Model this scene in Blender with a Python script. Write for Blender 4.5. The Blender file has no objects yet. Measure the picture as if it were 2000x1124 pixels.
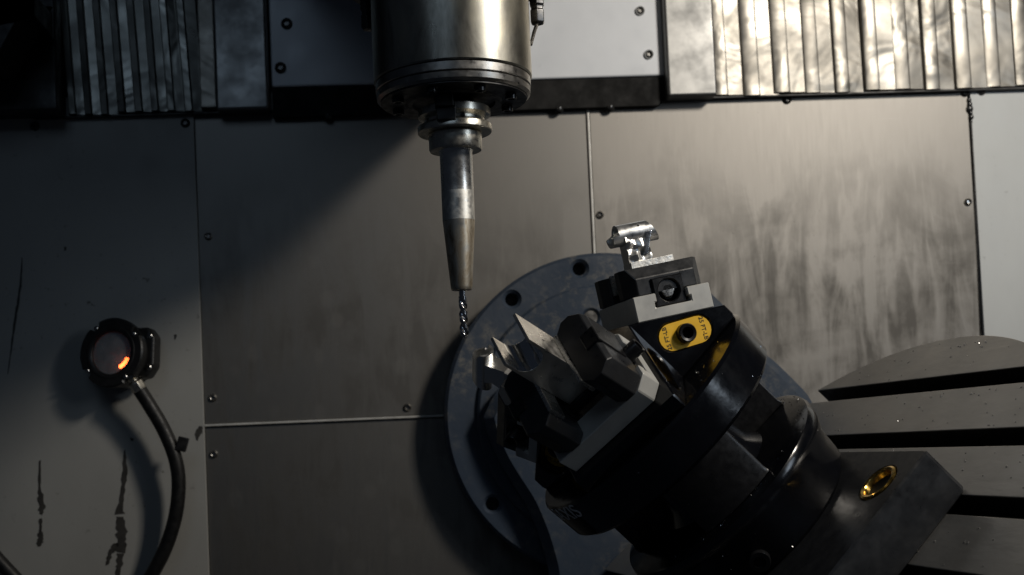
import bpy, bmesh, math, random
from mathutils import Matrix, Vector
from math import sin, cos, pi, radians as rad
random.seed(7)
S = bpy.context.scene
COL = S.collection

# ------------------------------------------------------------------ camera
F_PX = 2350.0
PPX, PPY = 878.0, 732.0
CAM_R = (Matrix.Rotation(rad(-2.5), 3, 'Z') @ Matrix.Rotation(rad(92.3), 3, 'X') @ Matrix.Rotation(rad(-2.4), 3, 'Z'))
CAM_C = Vector((0, -1.03, 0))
cd = bpy.data.cameras.new('camera'); cam = bpy.data.objects.new('camera', cd); COL.objects.link(cam)
cam.matrix_world = Matrix.Translation(CAM_C) @ CAM_R.to_4x4()
cd.sensor_width = 36; cd.lens = 36 * F_PX / 2000
cd.shift_x = (1000 - PPX) / 2000; cd.shift_y = (PPY - 562) / 2000
cd.clip_start = 0.02; cd.clip_end = 50
cd.dof.use_dof = True; cd.dof.focus_distance = 1.04; cd.dof.aperture_fstop = 9
S.camera = cam

# ------------------------------------------------------------------ world, lamps, exposure
w = bpy.data.worlds.new('World'); S.world = w; w.use_nodes = True
w.node_tree.nodes['Background'].inputs[0].default_value = (0.55, 0.7, 1.0, 1)
w.node_tree.nodes['Background'].inputs[1].default_value = 0.012
def area(name, loc, target, sx, sy, power, col, spread=180):
    l = bpy.data.lights.new(name, 'AREA'); l.shape = 'RECTANGLE'; l.size = sx; l.size_y = sy
    l.energy = power; l.color = col; l.spread = rad(spread)
    o = bpy.data.objects.new(name, l); COL.objects.link(o)
    o.location = loc
    o.rotation_euler = (Vector(target) - Vector(loc)).to_track_quat('-Z', 'Y').to_euler()
    return o
area('machine_work_lamp', (1.0, -0.55, 0.90), (0.30, 0.5, 0.2), 0.21, 0.21, 14, (1.0, 0.92, 0.81))
area('door_window_light', (1.55, -1.15, 0.66), (0.1, 0.1, 0.1), 0.35, 0.5, 3.2, (0.74, 0.86, 1.0))
area('shop_skylight', (-0.5, -1.9, 1.5), (0.1, 0.2, 0.1), 1.0, 0.8, 2.4, (0.58, 0.77, 1.0))
S.view_settings.view_transform = 'Standard'
try: S.view_settings.look = 'None'
except Exception: pass
S.view_settings.exposure = 0; S.view_settings.gamma = 1; S.view_settings.use_curve_mapping = False
S.render.engine = 'CYCLES'
S.render.resolution_x, S.render.resolution_y = 1024, 575

# ------------------------------------------------------------------ helpers
def at(px, py, Y):
    """the point of the plane y = Y that lies on the sight line of a photo pixel"""
    d = CAM_R @ Vector(((px - PPX) / F_PX, -(py - PPY) / F_PX, -1))
    return CAM_C + d * ((Y - CAM_C.y) / d.y)

def finish(bm, name, mat, parent=None, mtx=None, bevel=0, seg=2, smooth=35, angle=30):
    bmesh.ops.remove_doubles(bm, verts=bm.verts, dist=1e-6)
    bmesh.ops.recalc_face_normals(bm, faces=bm.faces)
    if bevel:
        es = [e for e in bm.edges if len(e.link_faces) == 2 and e.calc_face_angle(0) > rad(angle)]
        bmesh.ops.bevel(bm, geom=es, offset=bevel, segments=seg, profile=0.5, affect='EDGES', clamp_overlap=True)
    me = bpy.data.meshes.new(name); bm.to_mesh(me); bm.free()
    o = link(me, name, mat, parent, mtx, smooth)
    if bevel and smooth:
        wn = o.modifiers.new('flat_faces', 'WEIGHTED_NORMAL'); wn.keep_sharp = True; wn.weight = 100
    return o

def link(me, name, mat, parent=None, mtx=None, smooth=35):
    if smooth:
        for p in me.polygons: p.use_smooth = True
        me.set_sharp_from_angle(angle=rad(smooth))
    if mat is not None and not me.materials: me.materials.append(mat)
    o = bpy.data.objects.new(name, me); COL.objects.link(o)
    if parent: o.parent = parent
    if mtx is not None: o.matrix_local = mtx
    return o

def empty(name, mtx=None):
    o = bpy.data.objects.new(name, None); COL.objects.link(o); o.empty_display_size = 0.02
    if mtx is not None: o.matrix_world = mtx
    return o

def tag(o, label=None, cat=None, group=None, kind=None):
    if label: o['label'] = label
    if cat: o['category'] = cat
    if group: o['group'] = group
    if kind: o['kind'] = kind
    return o

def box(bm, x0, x1, y0, y1, z0, z1):
    vs = [bm.verts.new((x, y, z)) for z in (z0, z1) for y in (y0, y1) for x in (x0, x1)]
    for f in ((0, 2, 3, 1), (4, 5, 7, 6), (0, 1, 5, 4), (1, 3, 7, 5), (3, 2, 6, 7), (2, 0, 4, 6)):
        bm.faces.new([vs[i] for i in f])

def Box(x0, x1, y0, y1, z0, z1):
    bm = bmesh.new(); box(bm, x0, x1, y0, y1, z0, z1); return bm

def prism(bm, pts, h0, h1, axis='z'):
    def V(p, h):
        return {'z': (p[0], p[1], h), 'y': (p[0], h, p[1]), 'x': (h, p[0], p[1])}[axis]
    a = [bm.verts.new(V(p, h0)) for p in pts]; b = [bm.verts.new(V(p, h1)) for p in pts]
    n = len(pts)
    bm.faces.new(a[::-1]); bm.faces.new(b)
    for i in range(n): bm.faces.new((a[i], a[(i + 1) % n], b[(i + 1) % n], b[i]))

def Prism(pts, h0, h1, axis='z'):
    bm = bmesh.new(); prism(bm, pts, h0, h1, axis); return bm

def Lathe(prof, n=64, cx=0, cy=0, closed=False, a0=0, a1=2 * pi):
    bm = bmesh.new(); rings = []
    full = abs(a1 - a0 - 2 * pi) < 1e-6
    m = n if full else n + 1
    for r, z in prof:
        if r < 1e-7: rings.append([bm.verts.new((cx, cy, z))])
        else: rings.append([bm.verts.new((cx + r * cos(a0 + (a1 - a0) * i / n), cy + r * sin(a0 + (a1 - a0) * i / n), z)) for i in range(m)])
    for k in range(len(prof) - 1 + (1 if closed else 0)):
        A, B = rings[k], rings[(k + 1) % len(prof)]
        for i in range(n):
            j = (i + 1) % m if full else i + 1
            if len(A) == 1 and len(B) == 1: continue
            if len(A) == 1: bm.faces.new((A[0], B[i], B[j]))
            elif len(B) == 1: bm.faces.new((A[i], B[0], A[j]))
            else: bm.faces.new((A[i], A[j], B[j], B[i]))
    if not full and closed:
        for i in (0, n): bm.faces.new([rg[i] for rg in rings])
    return bm

def cut(bm, co, no):
    """remove what lies on the side the normal points to, close the hole"""
    r = bmesh.ops.bisect_plane(bm, geom=bm.verts[:] + bm.edges[:] + bm.faces[:], plane_co=co, plane_no=no, clear_outer=True, dist=1e-7)
    es = [e for e in r['geom_cut'] if isinstance(e, bmesh.types.BMEdge)]
    if es: bmesh.ops.edgeloop_fill(bm, edges=es)

def tube(bm, pts, rad_, n=12, caps=True):
    pts = [Vector(p) for p in pts]; rings = []
    up = Vector((0.123, 0.456, 0.88))
    for i, p in enumerate(pts):
        t = (pts[min(i + 1, len(pts) - 1)] - pts[max(i - 1, 0)]).normalized()
        a = t.cross(up).normalized(); b = t.cross(a)
        r = rad_[i] if isinstance(rad_, (list, tuple)) else rad_
        rings.append([bm.verts.new(p + a * r * cos(2 * pi * k / n) + b * r * sin(2 * pi * k / n)) for k in range(n)])
    for A, B in zip(rings, rings[1:]):
        for k in range(n): bm.faces.new((A[k], A[(k + 1) % n], B[(k + 1) % n], B[k]))
    if caps: bm.faces.new(rings[0][::-1]); bm.faces.new(rings[-1])

def spline(pts, n=10):
    pts = [Vector(p) for p in pts]; out = []
    P = [pts[0]] + pts + [pts[-1]]
    for i in range(1, len(P) - 2):
        for k in range(n):
            t = k / n; a, b, c, d = P[i - 1], P[i], P[i + 1], P[i + 2]
            out.append(0.5 * ((2 * b) + (c - a) * t + (2 * a - 5 * b + 4 * c - d) * t * t + (3 * b - a - 3 * c + d) * t ** 3))
    out.append(pts[-1]); return out

def plate_mesh(outer, holes, thick, bevel=0.0):
    """flat plate in XY, centred on z=0, with real holes and chamfered rims"""
    bm = bmesh.new(); caps = {1: [], -1: []}
    for hi_, lp in enumerate([outer] + holes):
        lp = [Vector((p[0], p[1])) for p in lp]; n = len(lp)
        ar = sum(lp[i].x * lp[(i + 1) % n].y - lp[(i + 1) % n].x * lp[i].y for i in range(n))
        sg = (1 if ar > 0 else -1) * (1 if hi_ == 0 else -1)
        ins = []
        for i in range(n):
            d0 = (lp[i] - lp[i - 1]).normalized(); d1 = (lp[(i + 1) % n] - lp[i]).normalized()
            nn = Vector((-d0.y - d1.y, d0.x + d1.x))
            nn = nn.normalized() if nn.length > 1e-9 else Vector((-d1.y, d1.x))
            c = max(.5, nn.dot(Vector((-d1.y, d1.x))))
            ins.append(lp[i] + nn * (sg * bevel / c))
        h = thick / 2; rows = []
        seq = [(ins, -h), (lp, -h + bevel), (lp, h - bevel), (ins, h)] if bevel else [(lp, -h), (lp, h)]
        for q, z in seq: rows.append([bm.verts.new((p.x, p.y, z)) for p in q])
        for A, B in zip(rows, rows[1:]):
            for i in range(n): bm.faces.new((A[i], A[(i + 1) % n], B[(i + 1) % n], B[i]))
        for side, row in ((-1, rows[0]), (1, rows[-1])):
            caps[side] += [bm.edges.get((row[i], row[(i + 1) % n])) for i in range(n)]
    for side in (-1, 1):
        bmesh.ops.triangle_fill(bm, use_beauty=True, use_dissolve=False, edges=caps[side], normal=(0, 0, side))
    bmesh.ops.recalc_face_normals(bm, faces=bm.faces)
    me = bpy.data.meshes.new('plate'); bm.to_mesh(me); bm.free()
    return me

def text_mesh(s, size, extrude=0.0002, space=1.0):
    cu = bpy.data.curves.new('tmp', 'FONT'); cu.body = s; cu.size = size; cu.extrude = extrude
    cu.align_x = 'CENTER'; cu.align_y = 'CENTER'; cu.space_character = space
    o = bpy.data.objects.new('tmp', cu); COL.objects.link(o)
    dg = bpy.context.evaluated_depsgraph_get(); dg.update()
    me = bpy.data.meshes.new_from_object(o.evaluated_get(dg))
    bpy.data.objects.remove(o); bpy.data.curves.remove(cu)
    me.materials.clear()
    return me

def frame(o, x, y, z):
    return Matrix(((x[0], y[0], z[0], o[0]), (x[1], y[1], z[1], o[1]), (x[2], y[2], z[2], o[2]), (0, 0, 0, 1)))

def circle(cx, cy, r, n=32, a0=0): return [(cx + r * cos(a0 + 2 * pi * i / n), cy + r * sin(a0 + 2 * pi * i / n)) for i in range(n)]
def stadium(cx, cy, L, W, ang, n=10):
    h = (L - W) / 2; pts = []
    for s, b in ((1, -pi / 2), (-1, pi / 2)):
        for i in range(n + 1):
            a = b + pi * i / n; pts.append((s * h + W / 2 * cos(a), W / 2 * sin(a)))
    c, s_ = cos(ang), sin(ang)
    return [(cx + x * c - y * s_, cy + x * s_ + y * c) for x, y in pts]

# ------------------------------------------------------------------ materials
class N:
    def __init__(self, name):
        self.m = bpy.data.materials.new(name); self.m.use_nodes = True
        self.t = self.m.node_tree; self.b = self.t.nodes['Principled BSDF']
        self.tc = self.t.nodes.new('ShaderNodeTexCoord')
    def set(self, **k):
        for a, v in k.items():
            i = self.b.inputs[{'base': 'Base Color', 'metal': 'Metallic', 'rough': 'Roughness', 'spec': 'Specular IOR Level', 'aniso': 'Anisotropic', 'coat': 'Coat Weight', 'coatr': 'Coat Roughness', 'trans': 'Transmission Weight', 'alpha': 'Alpha', 'rot': 'Anisotropic Rotation'}[a]]
            if hasattr(v, 'links') or isinstance(v, bpy.types.NodeSocket): self.t.links.new(v, i)
            else: i.default_value = (*v, 1) if isinstance(v, tuple) and len(v) == 3 else v
        return self
    def map(self, scale=(1, 1, 1), rot=(0, 0, 0), loc=(0, 0, 0)):
        n = self.t.nodes.new('ShaderNodeMapping'); n.inputs[3].default_value = scale; n.inputs[2].default_value = rot; n.inputs[1].default_value = loc
        self.t.links.new(self.tc.outputs['Object'], n.inputs[0]); return n.outputs[0]
    def noise(self, scale, detail=4, rough=.55, vec=None, dist=0):
        n = self.t.nodes.new('ShaderNodeTexNoise'); n.inputs['Scale'].default_value = scale; n.inputs['Detail'].default_value = detail
        n.inputs['Roughness'].default_value = rough; n.inputs['Distortion'].default_value = dist
        self.t.links.new(vec or self.tc.outputs['Object'], n.inputs['Vector']); return n.outputs[0]
    def voro(self, scale, vec=None, feature='F1', rnd=1):
        n = self.t.nodes.new('ShaderNodeTexVoronoi'); n.inputs['Scale'].default_value = scale; n.feature = feature; n.inputs['Randomness'].default_value = rnd
        self.t.links.new(vec or self.tc.outputs['Object'], n.inputs['Vector']); return n.outputs[0]
    def ramp(self, fac, stops):
        n = self.t.nodes.new('ShaderNodeValToRGB'); e = n.color_ramp.elements
        while len(e) < len(stops): e.new(0.5)
        for q, (p, c) in zip(e, stops):
            q.position = p; q.color = (*c, 1) if isinstance(c, tuple) else (c, c, c, 1)
        self.t.links.new(fac, n.inputs[0]); return n.outputs[0]
    def mix(self, fac, a, b, mode='MIX'):
        n = self.t.nodes.new('ShaderNodeMix'); n.data_type = 'RGBA'; n.blend_type = mode
        for s, v in ((n.inputs['Factor'], fac), (n.inputs['A'], a), (n.inputs['B'], b)):
            pass
        ins = [n.inputs[0], n.inputs[6], n.inputs[7]]
        for s, v in zip(ins, (fac, a, b)):
            if isinstance(v, bpy.types.NodeSocket): self.t.links.new(v, s)
            elif isinstance(v, tuple): s.default_value = (*v, 1)
            elif s.type == 'RGBA': s.default_value = (v, v, v, 1)
            else: s.default_value = v
        return n.outputs[2]
    def math(self, op, a, b=0.0):
        n = self.t.nodes.new('ShaderNodeMath'); n.operation = op
        for s, v in zip(n.inputs, (a, b)):
            if isinstance(v, bpy.types.NodeSocket): self.t.links.new(v, s)
            else: s.default_value = v
        return n.outputs[0]
    def bump(self, h, strength=.3, dist=.001, prev=None):
        n = self.t.nodes.new('ShaderNodeBump'); n.inputs['Strength'].default_value = strength; n.inputs['Distance'].default_value = dist
        self.t.links.new(h, n.inputs['Height'])
        if prev: self.t.links.new(prev, n.inputs['Normal'])
        self.t.links.new(n.outputs[0], self.b.inputs['Normal']); return n.outputs[0]
    def sepz(self, axis=2):
        n = self.t.nodes.new('ShaderNodeSeparateXYZ'); self.t.links.new(self.tc.outputs['Object'], n.inputs[0]); return n.outputs[axis]

M = {}
def simple(name, base, metal=0, rough=.5, nscale=0, var=.0, bump=0, bscale=200, bdist=.0004, **k):
    n = N(name)
    if nscale:
        f = n.noise(nscale, 5, .6)
        lo = tuple(c * (1 - var) for c in base); hi = tuple(min(1, c * (1 + var)) for c in base)
        n.set(base=n.ramp(f, [(.3, lo), (.7, hi)]))
        n.set(rough=n.ramp(n.noise(nscale * 2.3, 4, .6), [(.3, rough * (1 - .35 * (var > 0))), (.7, min(1, rough * 1.25))]))
    else: n.set(base=base, rough=rough)
    n.set(metal=metal, **k)
    if bump: n.bump(n.noise(bscale, 3, .5), bump, bdist)
    M[name] = n.m; return n

# stained satin stainless sheet: fine grain, runs and tide marks of dried coolant
def steel_sheet(name, base, rough, stain):
    n = N(name)
    runs = n.noise(1, 6, .62, n.map((34, 34, 6)), .9)
    blot = n.noise(9, 6, .6, None, .5)
    spots = n.ramp(n.voro(26, n.map((1, 1, .8))), [(.18, 1.0), (.30, 0.0)])
    film = n.ramp(n.math('MULTIPLY', runs, blot), [(.19, 0.0), (.34, 1.0)])
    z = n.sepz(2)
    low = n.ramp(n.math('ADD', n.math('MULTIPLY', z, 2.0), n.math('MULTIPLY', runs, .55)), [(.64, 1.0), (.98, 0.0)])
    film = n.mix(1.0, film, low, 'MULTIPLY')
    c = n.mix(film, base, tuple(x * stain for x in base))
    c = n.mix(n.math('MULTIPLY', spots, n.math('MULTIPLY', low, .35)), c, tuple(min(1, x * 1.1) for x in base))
    # specks, splash dots and hairline scratches
    speck = n.math('MULTIPLY', n.ramp(n.noise(210, 4, .7), [(.66, 0.0), (.72, 1.0)]), n.ramp(n.noise(7, 3), [(.45, 0.0), (.65, .55)]))
    c = n.mix(speck, c, tuple(x * .35 for x in base))
    scr = n.math('ADD', n.ramp(n.noise(1, 2, .5, n.map((700, 700, 5), (0, .5, 0))), [(.70, 0.0), (.74, 1.0)]), n.ramp(n.noise(1, 2, .5, n.map((6, 700, 800), (0, .35, 0))), [(.71, 0.0), (.75, 1.0)]))
    c = n.mix(n.math('MULTIPLY', scr, n.ramp(n.noise(5, 2), [(.5, 0.0), (.7, .5)])), c, tuple(min(1, x * 1.7) for x in base))
    n.set(base=c, metal=1.0)
    grain = n.noise(1, 3, .6, n.map((900, 900, 26)))
    n.set(rough=n.math('ADD', n.math('MULTIPLY', film, .12), n.math('ADD', rough - .04, n.math('MULTIPLY', grain, .08))))
    n.bump(grain, .05, .0003)
    M[name] = n.m
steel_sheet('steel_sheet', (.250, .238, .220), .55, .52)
steel_sheet('steel_sheet_shaded', (.205, .198, .186), .495, .66)  # same steel as the right panel, base darkened for the shaded side

def enamel(name, base, dirt):
    n = N(name)
    speck = n.ramp(n.noise(95, 6, .7), [(.62, 0.0), (.70, 1.0)])
    area_ = n.ramp(n.noise(5, 4, .6), [(.45, 0.0), (.62, 1.0)])
    f = n.math('MULTIPLY', speck, n.math('MULTIPLY', area_, dirt))
    cl = n.ramp(n.noise(7, 6, .6, n.map((1, 1, .5))), [(.3, tuple(x * .86 for x in base)), (.7, base)])
    n.set(base=n.mix(f, cl, (.06, .055, .045)), rough=n.ramp(n.noise(20, 4), [(.3, .38), (.7, .55)]), spec=.4)
    n.bump(n.noise(260, 3), .08, .0004)
    M[name] = n.m
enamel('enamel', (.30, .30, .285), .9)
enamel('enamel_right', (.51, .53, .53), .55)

# polished lamella steel: dented, so that it throws broken reflections
def lamella_mat(name, base, rough, dent):
    n = N(name)
    oi = n.t.nodes.new('ShaderNodeObjectInfo'); va = n.t.nodes.new('ShaderNodeVectorMath'); va.operation = 'ADD'
    n.t.links.new(n.tc.outputs['Object'], va.inputs[0]); n.t.links.new(oi.outputs['Random'], va.inputs[1])
    class P_: outputs = {'Object': va.outputs[0]}
    n.tc = P_
    n.set(base=n.ramp(n.noise(22, 5, .6), [(.34, tuple(x * .72 for x in base)), (.60, base)]), metal=1.0,
          rough=n.ramp(n.noise(18, 4), [(.35, rough * .8), (.7, rough * 1.25)]))
    b = n.bump(n.noise(1, 3, .5, n.map((9, 9, 11)), .6), dent, .02)
    n.bump(n.noise(120, 3), .05, .0006, b)
    M[name] = n.m
lamella_mat('lamella_bright', (.225, .213, .190), .42, .34)
lamella_mat('lamella_dark', (.26, .26, .24), .34, .35)
simple('cover_plate', (.225, .225, .22), 1, .5, 9, .06, .04, 300)

def spindle_mat():
    n = N('spindle_steel')
    f = n.noise(1, 6, .65, n.map((22, 22, 9)), 1.0)
    c = n.ramp(f, [(.35, (.20, .19, .165)), (.52, (.36, .345, .30)), (.68, (.46, .43, .34))])
    pit = n.ramp(n.voro(420), [(.02, 1.0), (.10, 0.0)])
    pitm = n.math('MULTIPLY', pit, n.ramp(n.noise(26, 3), [(.55, 0.0), (.65, 1.0)]))
    n.set(base=n.mix(pitm, c, (.05, .04, .03)), metal=1.0, rough=n.ramp(n.noise(1, 4, .6, n.map((30, 30, 14))), [(.3, .24), (.7, .40)]))
    b = n.bump(n.noise(1, 3, .6, n.map((40, 40, 1600))), .05, .0003)
    n.bump(n.noise(900, 2), .10, .0002, b)
    M['spindle_steel'] = n.m
spindle_mat()
simple('ring_steel', (.26, .25, .235), 1, .36, 60, .25, .06, 700)
simple('nose_dark', (.05, .05, .05), 1, .45, 50, .3)
simple('holder_steel', (.56, .53, .46), 1, .34, 60, .22, .05, 900)
simple('holder_chrome', (.74, .72, .68), 1, .30, 40, .12)
simple('holder_matte', (.66, .645, .60), 1, .48, 80, .15, .12, 1500)
def tint():
    n = N('heat_tinted_steel')
    f = n.noise(1, 6, .65, n.map((85, 85, 30)), 1.5)
    c = n.ramp(f, [(.32, (.20, .15, .10)), (.44, (.50, .42, .31)), (.54, (.72, .65, .53)), (.66, (.80, .77, .70))])
    n.set(base=c, metal=1.0, rough=n.ramp(f, [(.35, .50), (.65, .34)]))
    n.bump(n.noise(300, 4), .12, .0004)
    M['heat_tinted_steel'] = n.m
tint()
simple('drill_steel', (.55, .55, .56), 1, .2, 120, .2)
simple('black_anodised', (.013, .014, .016), 0, .38, 40, .3, .05, 900, spec=.5)
simple('black_gloss', (.0025, .0028, .004), 0, .18, 25, .3, .10, 45, .003, spec=.5)
simple('black_oxide', (.009, .009, .010), .3, .34, 60, .3)
simple('nickel_grey', (.44, .435, .41), .25, .48, 30, .12, .04, 1200)
simple('aluminium_cut', (.86, .87, .88), 1, .15, 60, .08)
simple('aluminium_saw', (.62, .61, .58), .85, .45, 160, .2, .4, 260, .0008)
simple('aluminium_turned', (.86, .86, .85), 1, .36, 60, .05)
simple('aluminium_faced', (.82, .79, .74), 1, .36, 50, .12, .05, 600)
def alu_wavy():
    n = N('aluminium_milled')
    n.set(base=(.78, .77, .74), metal=1.0, rough=.34)
    v = n.map((55, 55, 55))
    b = n.bump(n.voro(1, v, 'SMOOTH_F1'), .16, .005)
    n.bump(n.noise(110, 2, .5, None, 1.2), .10, .002, b)
    M['aluminium_milled'] = n.m
alu_wavy()
simple('grip_strip', (.60, .60, .58), 1, .3, 200, .15)
simple('seam_glint', (.50, .49, .46), .3, .45, 40, .2)  # pale colour stands for light on the sheet edges
simple('yellow_label', (.78, .46, .03), 0, .42, 80, .08, spec=.4)
simple('print_black', (.02, .017, .012), 0, .6)
simple('print_white', (.55, .56, .58), 0, .6)
simple('brass', (.72, .48, .13), 1, .22, 90, .2)
simple('black_hole', (.006, .006, .006), 0, .7)
simple('screw_steel', (.42, .41, .39), 1, .28, 300, .2)
simple('screw_dark', (.06, .06, .06), .8, .3, 200, .3)
simple('rubber_hose', (.006, .006, .006), 0, .5, 60, .3, .1, 500, spec=.4)
simple('sensor_black', (.012, .012, .012), 0, .42, 90, .3, .08, 600, spec=.4)
simple('plain_black', (.010, .010, .010), 0, .55, 30, .3)
simple('plate_paint', (.66, .69, .73), 0.0, .42, 10, .05, .05, 400)
simple('under_paint', (.010, .010, .010), 0.0, .75, 20, .2, spec=.15)
simple('head_paint', (.10, .10, .10), 0, .6, 10, .2)
simple('paint_loss', (.028, .026, .023), 0, .6, 60, .3)
simple('chip_metal', (.8, .8, .8), 1, .15)
def casting():
    n = N('blue_casting')
    dust = n.ramp(n.noise(70, 7, .72), [(.50, 0.0), (.66, 1.0)])
    area_ = n.ramp(n.noise(9, 4, .6), [(.42, .1), (.6, 1.0)])
    wet = n.ramp(n.noise(6, 4), [(.4, 0.0), (.6, 1.0)])
    n.set(base=n.mix(n.math('MULTIPLY', n.math('MULTIPLY', dust, area_), .6), (.033, .046, .068), (.20, .185, .155)),
          rough=n.mix(wet, .30, .50), spec=.45)
    b = n.bump(n.noise(160, 4, .6), .18, .0012)
    n.bump(n.noise(30, 3), .12, .004, b)
    M['blue_casting'] = n.m
casting()
def tablem():
    n = N('table_steel')
    f = n.noise(12, 5, .6)
    n.set(base=n.ramp(f, [(.3, (.36, .355, .345)), (.7, (.46, .455, .44))]), metal=.85, rough=n.ramp(n.noise(22, 4), [(.3, .30), (.7, .46)]))
    b = n.bump(n.noise(1, 3, .6, n.map((500, 500, 500))), .05, .0004)
    n.bump(n.noise(1, 4, .6, n.map((90, 30, 90), (0, 0, .7)), .3), .22, .0014, b)
    M['table_steel'] = n.m
tablem()
simple('slot_shade', (.012, .011, .010), 0, .5, 60, .3)  # near black colour holds the shade inside the T-slots
def droplet():
    n = N('coolant_drop'); n.set(base=(.13, .13, .125), rough=.08, spec=.9, coat=1.0); M['coolant_drop'] = n.m
droplet()
def lens():
    n = N('hazy_lens'); t = n.t
    n.set(base=(.32, .35, .37), rough=.14, spec=.6)
    tr = t.nodes.new('ShaderNodeBsdfTransparent'); mx = t.nodes.new('ShaderNodeMixShader')
    out = t.nodes['Material Output']
    f = n.ramp(n.noise(60, 4), [(.3, .30), (.7, .55)])
    t.links.new(f, mx.inputs[0]); t.links.new(tr.outputs[0], mx.inputs[1]); t.links.new(n.b.outputs[0], mx.inputs[2]); t.links.new(mx.outputs[0], out.inputs[0])
    M['hazy_lens'] = n.m
lens()
def led():
    n = N('red_led'); n.set(base=(.5, .02, .01)); n.b.inputs['Emission Color'].default_value = (1, .10, .02, 1); n.b.inputs['Emission Strength'].default_value = 24; M['red_led'] = n.m
led()

# ------------------------------------------------------------------ setting: back wall with its sheet panels
WY = 0.55
wall = finish(Box(-1.3, 1.7, WY + .012, WY + .03, -.75, 1.0), 'wall', M['plain_black'])
tag(wall, kind='structure')

def screw_mesh(r=.0052):
    bm = Lathe([(0, .0012), (r * .42, .0012), (r * .46, .0034), (r * .62, .0040), (r * .92, .0024), (r, .0004), (r, -.002)], 20)
    # hexagonal socket reads as the hollow in the crown
    bmesh.ops.recalc_face_normals(bm, faces=bm.faces)
    me = bpy.data.meshes.new('screw'); bm.to_mesh(me); bm.free()
    for p in me.polygons: p.use_smooth = True
    me.set_sharp_from_angle(angle=rad(40))
    return me
SM = screw_mesh(); SM.materials.append(M['screw_steel'])
SMD = screw_mesh(.0062); SMD.materials.append(M['screw_dark'])
OUT = frame((0, 0, 0), (1, 0, 0), (0, 0, 1), (0, -1, 0)).to_3x3()   # local z points out of the wall
def screw(px, py, Y, parent, me=SM):
    p = at(px, py, Y); o = bpy.data.objects.new('screw', me); COL.objects.link(o); o.parent = parent
    o.matrix_local = Matrix.Translation(p) @ OUT.to_4x4() @ Matrix.Rotation(random.random() * 6, 4, 'Z')
    return o
def panel(name, x0, x1, z0, z1, Y, mat, label=None, th=.006, bevel=.0012):
    o = finish(Box(x0, x1, Y, Y + th, z0, z1), name, mat, wall, bevel=bevel, seg=2)
    if label: o['label'] = label
    return o
ZT = .416        # top line of the sheets, lower edge of the covers
XS = .2662       # upright seam
p_mid = panel('steel_panel', -.2525, XS - .0005, .0115, ZT + .03, WY, M['steel_sheet_shaded'], 'shaded steel panel behind the tool')
p_low = panel('steel_panel', -.2525, .62, -.62, .0085, WY + .0015, M['steel_sheet_shaded'], 'lower shaded steel panel')
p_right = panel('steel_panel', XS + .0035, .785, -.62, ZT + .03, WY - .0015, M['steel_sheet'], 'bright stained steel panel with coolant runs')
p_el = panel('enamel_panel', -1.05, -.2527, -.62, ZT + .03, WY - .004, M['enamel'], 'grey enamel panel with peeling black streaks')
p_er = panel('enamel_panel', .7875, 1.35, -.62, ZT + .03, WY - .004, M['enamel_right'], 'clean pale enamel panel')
finish(Box(XS, XS + .0032, WY - .003, WY + .006, .0115, ZT + .03), 'seam_glint_strip', M['seam_glint'], wall, bevel=.0008)  # pale strip drawn as the light caught along the seam
finish(Box(-.2525, .12, WY - .003, WY + .006, .0086, .0114), 'seam_glint_strip', M['seam_glint'], wall, bevel=.0006)
for px, py in ((1172, 420), (1537, 195), (1890, 395), (1884, 181)): screw(px, py, WY - .0015, p_right, SMD if py in (195, 181) else SM)
screw(1917, 178, WY - .004, p_er, SMD)
for px, py in ((407, 462), (416, 777), (796, 796)): screw(px, py, WY, p_mid)
screw(418, 887, WY + .0015, p_low)
screw(362, 241, WY - .004, p_el, SMD); screw(68, 247, WY - .004, p_el, SMD)
# bead of dark sealant and drips in the right-hand seam
bm = bmesh.new()
for px, py, r in ((1893, 196, .0030), (1894, 204, .0034), (1894, 213, .0046), (1896, 221, .0028), (1897, 229, .0034), (1897, 238, .0020)):
    c = at(px, py, WY - .003); bmesh.ops.create_uvsphere(bm, u_segments=10, v_segments=7, radius=r, matrix=Matrix.Translation(c) @ Matrix.Diagonal((1, .8, 1.25, 1)))
tube(bm, [at(1897, 238, WY - .003), at(1902, 330, WY - .0025), at(1908, 480, WY - .002), at(1916, 680, WY - .002)], [.0014, .0012, .001, .001], 6)
finish(bm, 'sealant_bead', M['screw_dark'], wall)
# paint that has come off the enamel: thin dark scabs with ragged outlines
def scab(pts, wids, name='paint_loss'):
    bm = bmesh.new(); Y = WY - .0044; L = []; Rr = []
    for k in range(len(pts) - 1):
        for j in range(7):
            t = j / 7; x = pts[k][0] * (1 - t) + pts[k + 1][0] * t; y = pts[k][1] * (1 - t) + pts[k + 1][1] * t; wd = wids[k] * (1 - t) + wids[k + 1] * t
            a = random.uniform(.55, 1.25) * wd; b = random.uniform(.55, 1.25) * wd
            L.append(at(x - a, y + random.uniform(-2, 2), Y)); Rr.append(at(x + b, y + random.uniform(-2, 2), Y))
    for i in range(len(L) - 1):
        vs = [bm.verts.new(p) for p in (L[i], Rr[i], Rr[i + 1], L[i + 1])]; bm.faces.new(vs)
    bmesh.ops.remove_doubles(bm, verts=bm.verts, dist=1e-6)
    r = bmesh.ops.extrude_face_region(bm, geom=bm.faces[:])
    bmesh.ops.translate(bm, verts=[v for v in r['geom'] if isinstance(v, bmesh.types.BMVert)], vec=(0, .0003, 0))
    finish(bm, name, M['paint_loss'], p_el, smooth=0)
scab([(243, 880), (244, 925), (238, 970), (234, 1010)], [2, 6, 4, 10])
scab([(234, 1008), (238, 1050), (236, 1085)], [9, 12, 10])
scab([(228, 1060), (214, 1085), (208, 1108)], [7, 5, 2])
scab([(236, 1080), (232, 1110), (229, 1135)], [8, 6, 4])
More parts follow.
